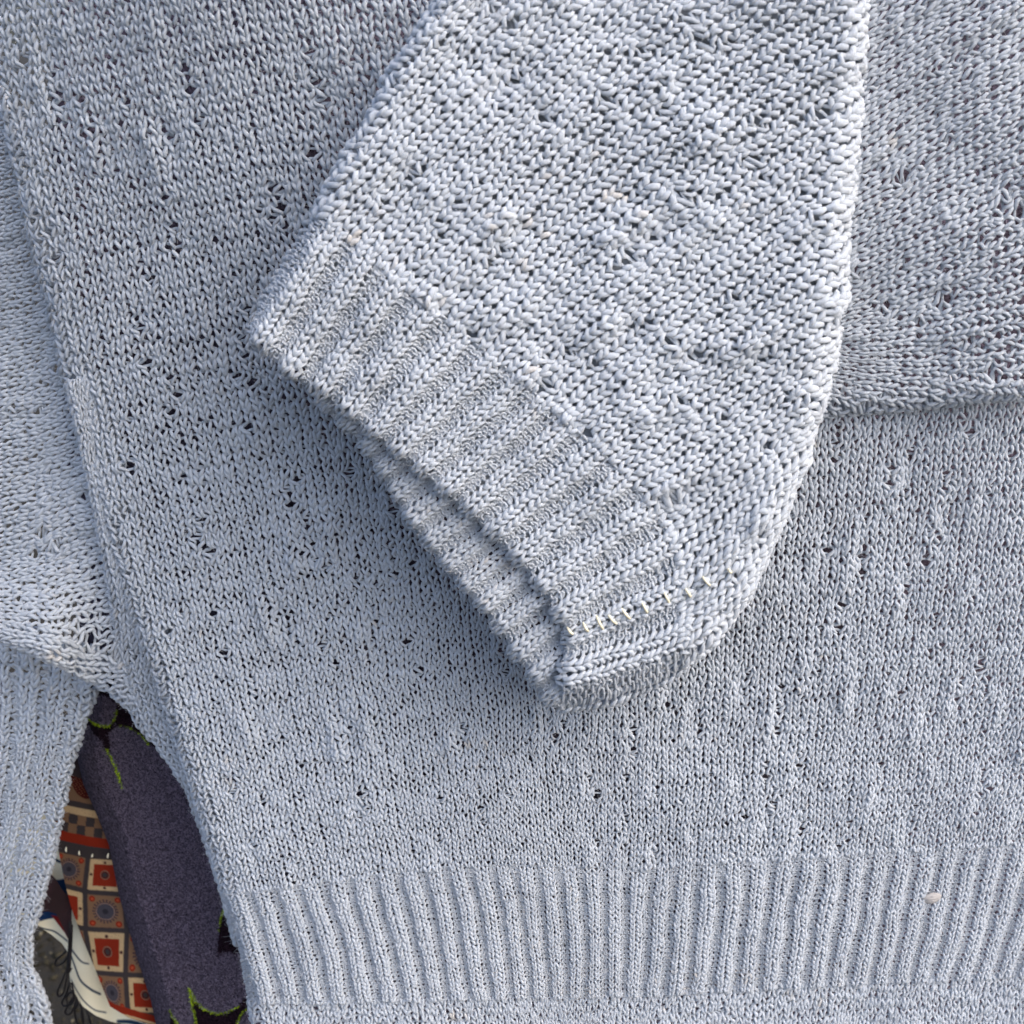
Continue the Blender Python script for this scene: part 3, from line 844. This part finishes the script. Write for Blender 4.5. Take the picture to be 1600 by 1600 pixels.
def patch_print(X, Y):
    C = np.empty(X.shape + (3,)); C[:] = TAN
    x = X + 0.35 * noise(X / 4, Y / 4, 35); y = Y + 0.35 * noise(X / 4, Y / 4, 36)
    t = np.clip((x - 85) / 80, -0.3, 2.0)
    curve = 22 * t - 6 * t * t                       # how bands sag to the right
    yb = y - curve
    # top field with a dark red medallion
    md = np.hypot((x - 128) / 17, (y - 1226 - (x - 128) * 0.55) / 20)
    paint(C, smooth(1.04, 0.96, md), DRED)
    dots = (np.sin(x * 1.05 + y * 0.3) * np.sin(y * 1.15 - x * 0.2) > 0.72) & (md < 0.9)
    paint(C, dots.astype(float) * 0.7, (0.45, 0.22, 0.10))
    paint(C, smooth(1209, 1206, y - (x - 100) * 0.35), (0.05, 0.035, 0.035))
    paint(C, smooth(1243, 1244.5, yb), GREYC)
    paint(C, smooth(1252.5, 1254, yb), CREAMC)
    paint(C, smooth(1263.5, 1265, yb), TAN)
    # checkers
    ci = np.floor((x - 95 - (y - 1265) * -0.08) / 13.6).astype(int)
    ri = np.floor((yb - 1265) / 15.0).astype(int)
    chk = ((ci + ri) % 2 == 1) & (yb > 1265) & (yb < 1295)
    paint(C, chk.astype(float), GREYC)
    paint(C, smooth(1294, 1295.5, yb), REDC)
    paint(C, smooth(1309, 1310.5, yb), GREYC)
    # squares
    for r_ in range(4):
        for c_ in range(-1, 3):
            xl = vline(c_, y) + 4.0; xr = vline(c_ + 1, y) - 4.0
            yt = hline(r_, x) + 4.0; yd = hline(r_ + 1, x) - 4.0
            a = (x - xl) / (xr - xl); b = (y - yt) / (yd - yt)
            ins = smooth(-0.02, 0.02, a) * smooth(1.02, 0.98, a) * smooth(-0.02, 0.02, b) * smooth(1.02, 0.98, b)
            redsq = (r_ + c_) % 2 == 1 if c_ >= -1 else False
            redsq = ((r_ + c_ + 1) % 2) == 1 if True else redsq
            if redsq:
                paint(C, ins, CREAMC)
                sq = smooth(0.12, 0.15, a) * smooth(0.88, 0.85, a) * smooth(0.14, 0.17, b) * smooth(0.88, 0.85, b)
                paint(C, sq, REDC)
                d = np.hypot((a - 0.5), (b - 0.5))
                paint(C, smooth(0.155, 0.14, d) * ins, (0.22, 0.12, 0.08)); paint(C, smooth(0.125, 0.11, d) * ins, DRED)
                paint(C, smooth(0.085, 0.07, d) * ins, GREYC)
                for qa, qb in ((0.5, 0.10), (0.5, 0.92), (0.07, 0.5), (0.93, 0.5)):
                    paint(C, smooth(0.055, 0.035, np.hypot(a - qa, b - qb)) * ins, (0.06, 0.02, 0.02))
            else:
                paint(C, ins, TAN)
                d = np.hypot((a - 0.5), (b - 0.5)); an = np.arctan2(b - 0.5, a - 0.5)
                ray = (np.cos(an * 22) > 0) & (d < 0.375) & (d > 0.2)
                paint(C, ray * ins, (0.07, 0.045, 0.05))
                paint(C, smooth(0.30, 0.285, d) * ins, (0.07, 0.045, 0.05)); paint(C, smooth(0.272, 0.262, d) * ins, (0.30, 0.19, 0.14))
                paint(C, smooth(0.252, 0.24, d) * ins, (0.065, 0.058, 0.07)); paint(C, smooth(0.10, 0.06, d) * ins, (0.03, 0.028, 0.035))
                for qa, qb in ((0.13, 0.12), (0.87, 0.12), (0.13, 0.88), (0.87, 0.88)):
                    paint(C, smooth(0.10, 0.085, np.hypot(a - qa, b - qb)) * ins, REDC)
                    paint(C, smooth(0.05, 0.04, np.hypot(a - qa, b - qb)) * ins, (0.42, 0.07, 0.03))
    bot = y - np.interp(x, [140, 152, 180, 215, 250, 270], [1550, 1553, 1570, 1580, 1590, 1597])
    paint(C, smooth(-1, 0, bot), REDC)
    paint(C, smooth(10, 11, bot), CREAMC); paint(C, smooth(13.5, 14.5, bot), (0.06, 0.012, 0.012))
    sp = (noise(X / 1.1, Y / 1.1, 37) > 0.72).astype(float) * 0.35
    lum = C.mean(-1)
    paint(C, sp * (lum > 0.18), BLK)
    return C
PATCH = printed('patchwork_cotton', 1400, 0.35, 0.0004, 0.9, 0.0, 0.12)
PY = np.concatenate([np.linspace(1120, 1185, 12, endpoint=False), np.arange(1185, 1612, 1.15)])
pl = np.interp(PY, [1120, 1190, 1300, 1340, 1390, 1440, 1500, 1552, 1575, 1612], [70, 78, 83, 90, 99, 110, 130, 150, 158, 172])
TX = np.linspace(0, 1, 165)
GX = pl[None, :] * (1 - TX[:, None]) + 300 * TX[:, None]
GY = np.broadcast_to(PY[None], GX.shape).copy()
bot_y = np.interp(GX[:, -1], [150, 172, 200, 235, 262, 300], [1558, 1573, 1590, 1602, 1612, 1625])
GY = 1120 + (GY - 1120) * ((bot_y[:, None] - 1120) / (1612 - 1120))
def h_patch(X, Y):
    return -0.136 + 0.006 * np.sin((X - 90) / 30 + Y / 150) - 0.010 * smooth(150, 85, X) + 0.001 * noise(X / 40, Y / 40, 111)
patch = thing('patchwork_cloth', 'printed patchwork cotton cloth with red squares and sunflower medallions behind the purple blanket', 'cloth')
patch_o = grid_sheet('cloth_panel', GX, GY, h_patch, PATCH, patch_print, patch)
for a, b in [((89, 1312), (89.6, 1321)), ((103.5, 1323), (104, 1331)), ((124, 1329), (124.6, 1336)), ((145, 1334), (144, 1339)), ((169.5, 1333), (168.4, 1341))]:
    p0, p1 = at(a[0], a[1], -0.129), at(b[0], b[1], -0.129)
    v, f = tube([p0 * (1 - t) + p1 * t + np.array([0, -0.0008, 0]) * math.sin(math.pi * t) for t in np.linspace(0, 1, 6)], [0.0002, .0005, .0006, .0006, .0005, .0002], 8)
    link('cream_stitch', mesh_np('cream_stitch', v, f), CREAM, patch)

# white cloth with navy lines
WHITE = (0.93, 0.87, 0.66); NAVY = (0.018, 0.045, 0.085)
def white_print(X, Y):
    C = np.empty(X.shape + (3,)); C[:] = WHITE
    for pts, a, b in [([(50, 1338), (75, 1340), (95, 1347), (110, 1352)], 2.6, 2.0), ([(50, 1444), (68, 1451), (84, 1455), (96, 1463), (106, 1471)], 1.3, 1.3),
                      ([(108, 1478), (118, 1492), (128, 1503), (138, 1506)], 1.3, 1.3), ([(109, 1487), (117, 1510), (126, 1532), (142, 1546), (156, 1553)], 1.0, 2.0),
                      ([(111, 1530), (120, 1548), (132, 1565), (148, 1578), (165, 1582)], 0.8, 1.3), ([(185, 1596), (205, 1597), (225, 1603)], 3, 4)]:
        paint(C, near_line(X, Y, pts, a, b), NAVY)
    paint(C, inside(X, Y, [(45, 1380), (110, 1372), (112, 1425), (96, 1431), (88, 1434), (76, 1436), (64, 1439), (45, 1437)]).astype(float), (0.012, 0.04, 0.12))
    paint(C, inside(X, Y, [(80, 1430), (92, 1432), (104, 1455), (108, 1470), (100, 1456), (88, 1440)]).astype(float), (0.22, 0.02, 0.02))
    return C
WH = printed('white_cotton', 1200, 0.25, 0.0004, 0.85, 0.0, 0.05)
wx = np.concatenate([np.arange(10, 104, 1.5), np.arange(104, 112, 0.7), np.arange(112, 290, 1.5)])
wbot = lambda x: np.interp(x, [10, 40, 58, 80, 97, 105, 107.5, 109.5, 112, 118, 130, 150, 172, 195, 225, 290], [1424, 1436, 1446, 1460, 1474, 1486, 1500, 1530, 1546, 1556, 1573, 1587, 1596, 1601, 1605, 1612])
def h_white(X, Y):
    return -0.162 + 0.006 * np.sin(X / 17.0) - 0.004 * smooth(1500, 1600, Y)
white = sheet('printed_cloth', wx, lambda x: 1270 + 0 * x, wbot, 230, h_white, WH, white_print)
tag(white, 'cream white cotton cloth printed with thin navy lines, its curved edge below the patchwork', 'cloth')

# dark scarf with a looped fringe
scarf = thing('dark_scarf', 'dark maroon scarf with twisted fringe loops hanging in front of the white cloth', 'scarf')
DARK, N_, L_, P_ = new_mat('maroon_weave')
P_.inputs['Roughness'].default_value = 0.85
nz = N_.new('ShaderNodeTexNoise'); nz.inputs['Scale'].default_value = 160; nz.inputs['Detail'].default_value = 3
cr = N_.new('ShaderNodeValToRGB')
cr.color_ramp.elements[0].position = 0.52; cr.color_ramp.elements[0].color = (0.012, 0.006, 0.009, 1)
cr.color_ramp.elements[1].position = 0.72; cr.color_ramp.elements[1].color = (0.16, 0.035, 0.045, 1)
L_.new(nz.outputs['Fac'], cr.inputs['Fac']); L_.new(cr.outputs['Color'], P_.inputs['Base Color'])
bp = N_.new('ShaderNodeBump'); bp.inputs['Strength'].default_value = 0.6; bp.inputs['Distance'].default_value = 0.001
L_.new(nz.outputs['Fac'], bp.inputs['Height']); L_.new(bp.outputs['Normal'], P_.inputs['Normal'])
sx = np.arange(20, 114, 2.0)
stop = lambda x: np.interp(x, [20, 60, 75, 86, 96, 104, 113], [1375, 1368, 1361, 1372, 1388, 1398, 1408])
sbot = lambda x: np.interp(x, [20, 55, 75, 88, 96, 104, 113], [1425, 1427, 1424, 1428, 1444, 1462, 1478])
sheet('scarf_panel', sx, stop, sbot, 40, lambda X, Y: -0.149 + 0.004 * np.sin(X / 14 + Y / 30), DARK, lambda X, Y: np.zeros(X.shape + (3,)), scarf)
BLACKT = plain('black_thread', (0.012, 0.010, 0.012), 0.7)
def strand(pts, hgt, rad, name='fringe_strand', mat=BLACKT, par=scarf):
    P, _ = spline(pts, 34)
    v, f = tube(at(P[:, 0], P[:, 1], hgt + 0.003 * np.sin(np.linspace(0, 9, 34))), rad, 6)
    return link(name, mesh_np(name, v, f), mat, par)
strand([(110, 1440), (109, 1470), (107, 1500), (106, 1520), (111, 1512)], -0.146, 0.0010)
strand([(112, 1445), (111, 1475), (109, 1505), (108, 1516)], -0.145, 0.0009)
for pts in [[(108, 1482), (97, 1492), (88, 1500), (87, 1508), (95, 1507), (104, 1498), (108, 1488)],
            [(104, 1515), (96, 1535), (90, 1549), (92, 1557), (99, 1551), (103, 1535), (106, 1520)],
            [(110, 1530), (104, 1552), (97, 1566), (101, 1572), (110, 1566), (118, 1552)],
            [(116, 1556), (106, 1572), (102, 1582), (108, 1585), (114, 1578), (120, 1562)],
            [(120, 1560), (117, 1582), (122, 1600), (130, 1605), (130, 1590), (126, 1568)],
            [(128, 1572), (128, 1590), (136, 1612), (142, 1600), (136, 1580)],
            [(112, 1535), (116, 1560), (108, 1570), (104, 1560), (112, 1550), (122, 1566), (118, 1575)]]:
    strand(pts, -0.150 - 0.03 * random.random(), 0.0007, 'fringe_loop')

# ------------------------------------------------------------------ ground
gm, N_, L_, P_ = new_mat('damp_soil')
P_.inputs['Roughness'].default_value = 0.95
tc = N_.new('ShaderNodeTexCoord')
n1 = N_.new('ShaderNodeTexNoise'); n1.inputs['Scale'].default_value = 6; n1.inputs['Detail'].default_value = 6
n2 = N_.new('ShaderNodeTexNoise'); n2.inputs['Scale'].default_value = 70; n2.inputs['Detail'].default_value = 5
L_.new(tc.outputs['Object'], n1.inputs['Vector']); L_.new(tc.outputs['Object'], n2.inputs['Vector'])
cr = N_.new('ShaderNodeValToRGB')
cr.color_ramp.elements[0].position = 0.35; cr.color_ramp.elements[0].color = (0.007, 0.0055, 0.003, 1)
cr.color_ramp.elements[1].position = 0.7; cr.color_ramp.elements[1].color = (0.022, 0.017, 0.009, 1)
mx = N_.new('ShaderNodeMath'); mx.operation = 'MULTIPLY_ADD'; mx.inputs[1].default_value = 0.5
L_.new(n1.outputs['Fac'], mx.inputs[0])
m5 = N_.new('ShaderNodeMath'); m5.operation = 'MULTIPLY'; m5.inputs[1].default_value = 0.5
L_.new(n2.outputs['Fac'], m5.inputs[0]); L_.new(m5.outputs[0], mx.inputs[2])
L_.new(mx.outputs[0], cr.inputs['Fac']); L_.new(cr.outputs['Color'], P_.inputs['Base Color'])
bp = N_.new('ShaderNodeBump'); bp.inputs['Strength'].default_value = 0.8; bp.inputs['Distance'].default_value = 0.01
L_.new(n2.outputs['Fac'], bp.inputs['Height']); L_.new(bp.outputs['Normal'], P_.inputs['Normal'])
me = mesh_np('ground', np.array([(-60, -60, 0), (60, -60, 0), (60, 60, 0), (-60, 60, 0)], float), np.array([[0, 1, 2, 3]]), None, False)
ground = link('ground', me, gm)
ground['kind'] = 'structure'
# gravel crumbs
gv, gf, off = [], [], 0
ico = bpy.data.meshes.new('tmp')
import bmesh
bm = bmesh.new(); bmesh.ops.create_icosphere(bm, subdivisions=1, radius=1.0)
iv = np.array([v.co[:] for v in bm.verts]); fi = np.array([[v.index for v in f.verts] for f in bm.faces]); bm.free()
gcol = []
for k in range(2200):
    p = np.array([RNG.uniform(-0.85, -0.30), RNG.uniform(0.55, 1.35), 0.0])
    s_ = RNG.uniform(0.0015, 0.0042) * (2.0 if RNG.random() < 0.06 else 1)
    v = iv * (1 + 0.35 * RNG.standard_normal((len(iv), 1))) * s_ * np.array([RNG.uniform(.8, 1.6), RNG.uniform(.8, 1.4), 0.7])
    a_ = RNG.uniform(0, 6.28); v = v @ np.array([[math.cos(a_), -math.sin(a_), 0], [math.sin(a_), math.cos(a_), 0], [0, 0, 1]])
    gv.append(v + p + [0, 0, s_ * 0.3]); gf.append(fi + off); off += len(iv)
    b_ = RNG.choice([0.02, 0.04, 0.07, 0.16], p=[.4, .33, .22, .05])
    gcol.append(np.tile([b_, b_ * 0.88, b_ * 0.58, 1], (len(iv), 1)))
me = mesh_np('gravel', np.vstack(gv), np.vstack(gf), {'print': np.vstack(gcol)}, False)
gravel = link('gravel', me, printed('gravel_stone', 300, 0.4, 0.001, 0.9, 0.0, 0.3))
gravel['kind'] = 'stuff'

# ------------------------------------------------------------------ small things resting on the sweater
husk_m = plain('pale_husk', (0.46, 0.44, 0.43), 0.7)
p = band.near(1456, 1401, 0.0014)
V = []
nu, nv = 14, 9
for i in range(nu):
    th = 2 * math.pi * i / nu
    for j in range(nv):
        r_ = j / (nv - 1)
        ex = math.cos(th) * r_ * 0.0042 * (1 + 0.10 * math.cos(2 * th + 0.5) + 0.07 * math.sin(5 * th)); ey = math.sin(th) * r_ * 0.0029
        dome = 0.0011 * (1 - r_ ** 2.2) + 0.00022 * math.sin(ey * 5200 + 700 * ex)
        c_, s_ = math.cos(0.25), math.sin(0.25)
        V.append((p[0] + ex * c_ - ey * s_, p[1] - dome, p[2] + (ex * s_ + ey * c_) * 1.2))
F = [[i * nv + j, ((i + 1) % nu) * nv + j, ((i + 1) % nu) * nv + j + 1, i * nv + j + 1] for i in range(nu) for j in range(nv - 1)]
hk = link('seed_husk', mesh_np('seed_husk', np.array(V), np.array(F)), husk_m)
tag(hk, 'small pale oval seed husk stuck on the hem ribbing', 'seed husk')

# ------------------------------------------------------------------ lint standing off the yarn
P0 = np.vstack(FUZZ_P); N0 = np.vstack(FUZZ_N)
n = len(P0)
hc = bpy.data.hair_curves.new('yarn_fuzz')
K = 5
hc.add_curves([K] * n)
dirn = N0 + RNG.standard_normal((n, 3)) * 0.55
dirn /= np.linalg.norm(dirn, axis=1)[:, None]
bend = RNG.standard_normal((n, 3)) * 1.1
ln = RNG.uniform(0.0006, 0.0020, n)
tt = np.linspace(0, 1, K)
pts = P0[:, None] + ln[:, None, None] * (tt[None, :, None] * dirn[:, None] + (tt ** 2)[None, :, None] * bend[:, None] * 0.7)
hc.position_data.foreach_set('vector', pts.astype(np.float32).ravel())
ra = hc.attributes.get('radius') or hc.attributes.new('radius', 'FLOAT', 'POINT')
ra.data.foreach_set('value', np.tile(np.linspace(0.000042, 0.000018, K), n).astype(np.float32))
fm_, N_, L_, P_ = new_mat('lint_fibre')
P_.inputs['Base Color'].default_value = (0.70, 0.72, 0.76, 1)
P_.inputs['Roughness'].default_value = 0.8
hc.materials.append(fm_)
fz = bpy.data.objects.new('yarn_fuzz', hc)
COL.objects.link(fz)
fz.parent = sweater
fz['kind'] = 'stuff'
# curly pile of the fleece
n = 42000
qx = RNG.uniform(118, 410, n); qy = RNG.uniform(1075, 1612, n)
gi = np.clip(np.searchsorted(bx, qx), 0, len(bx) - 1); gj = np.clip(np.searchsorted(by, qy), 0, len(by) - 1)
ed, _, _ = sdist(qx, qy, BL_EDGE)
ok_ = (ed > 30) & (sdist(qx, qy, BODY_EDGE)[0] < 30)
qx, qy = qx[ok_], qy[ok_]
n = len(qx)
base = at(qx, qy, h_blanket(qx, qy) - 0.0004)
pc = fleece_print(qx[:, None], qy[:, None])[:, 0]
pc = pc * (RNG.uniform(0.7, 2.8, (n, 1)))
hp = bpy.data.hair_curves.new('fleece_pile')
K = 6
hp.add_curves([K] * n)
grn = (pc[:, 1] > pc[:, 2] * 2.5)
ang = RNG.uniform(0, 6.283, n); cur = RNG.uniform(-3.2, 3.2, n); ln = RNG.uniform(0.0010, 0.0024, n) * np.where(grn, 0.45, 1.0)
tt = np.linspace(0, 1, K)
th = ang[:, None] + cur[:, None] * tt[None]
stp = (ln / (K - 1))[:, None]
ox = np.cumsum(np.cos(th) * stp, 1); oz = np.cumsum(np.sin(th) * stp, 1)
oy = -(0.0011 * np.sin(np.pi * (0.15 + 0.75 * tt)))[None] * RNG.uniform(0.5, 1.3, (n, 1))
pts = base[:, None] + np.stack([ox, np.broadcast_to(oy, ox.shape), oz], -1)
hp.position_data.foreach_set('vector', pts.astype(np.float32).ravel())
ra = hp.attributes.get('radius') or hp.attributes.new('radius', 'FLOAT', 'POINT')
ra.data.foreach_set('value', np.full(n * K, 0.00013, np.float32))
ca = hp.attributes.new('print', 'FLOAT_COLOR', 'POINT')
ca.data.foreach_set('color', np.repeat(np.concatenate([pc, np.ones((n, 1))], 1), K, axis=0).astype(np.float32).ravel())
pm_, N_, L_, P_ = new_mat('fleece_fibre')
a_ = N_.new('ShaderNodeAttribute'); a_.attribute_name = 'print'
L_.new(a_.outputs['Color'], P_.inputs['Base Color'])
P_.inputs['Roughness'].default_value = 0.8
P_.inputs['Specular IOR Level'].default_value = 0.1
hp.materials.append(pm_)
pz = bpy.data.objects.new('fleece_pile', hp)
COL.objects.link(pz)
pz.parent = blanket
pz['kind'] = 'stuff'
print('fibres', n, 'tris', sum(len(o.data.polygons) * (2 if len(o.data.polygons[0].vertices) == 4 else 1) for o in scene.objects if o.type == 'MESH' and len(o.data.polygons)))
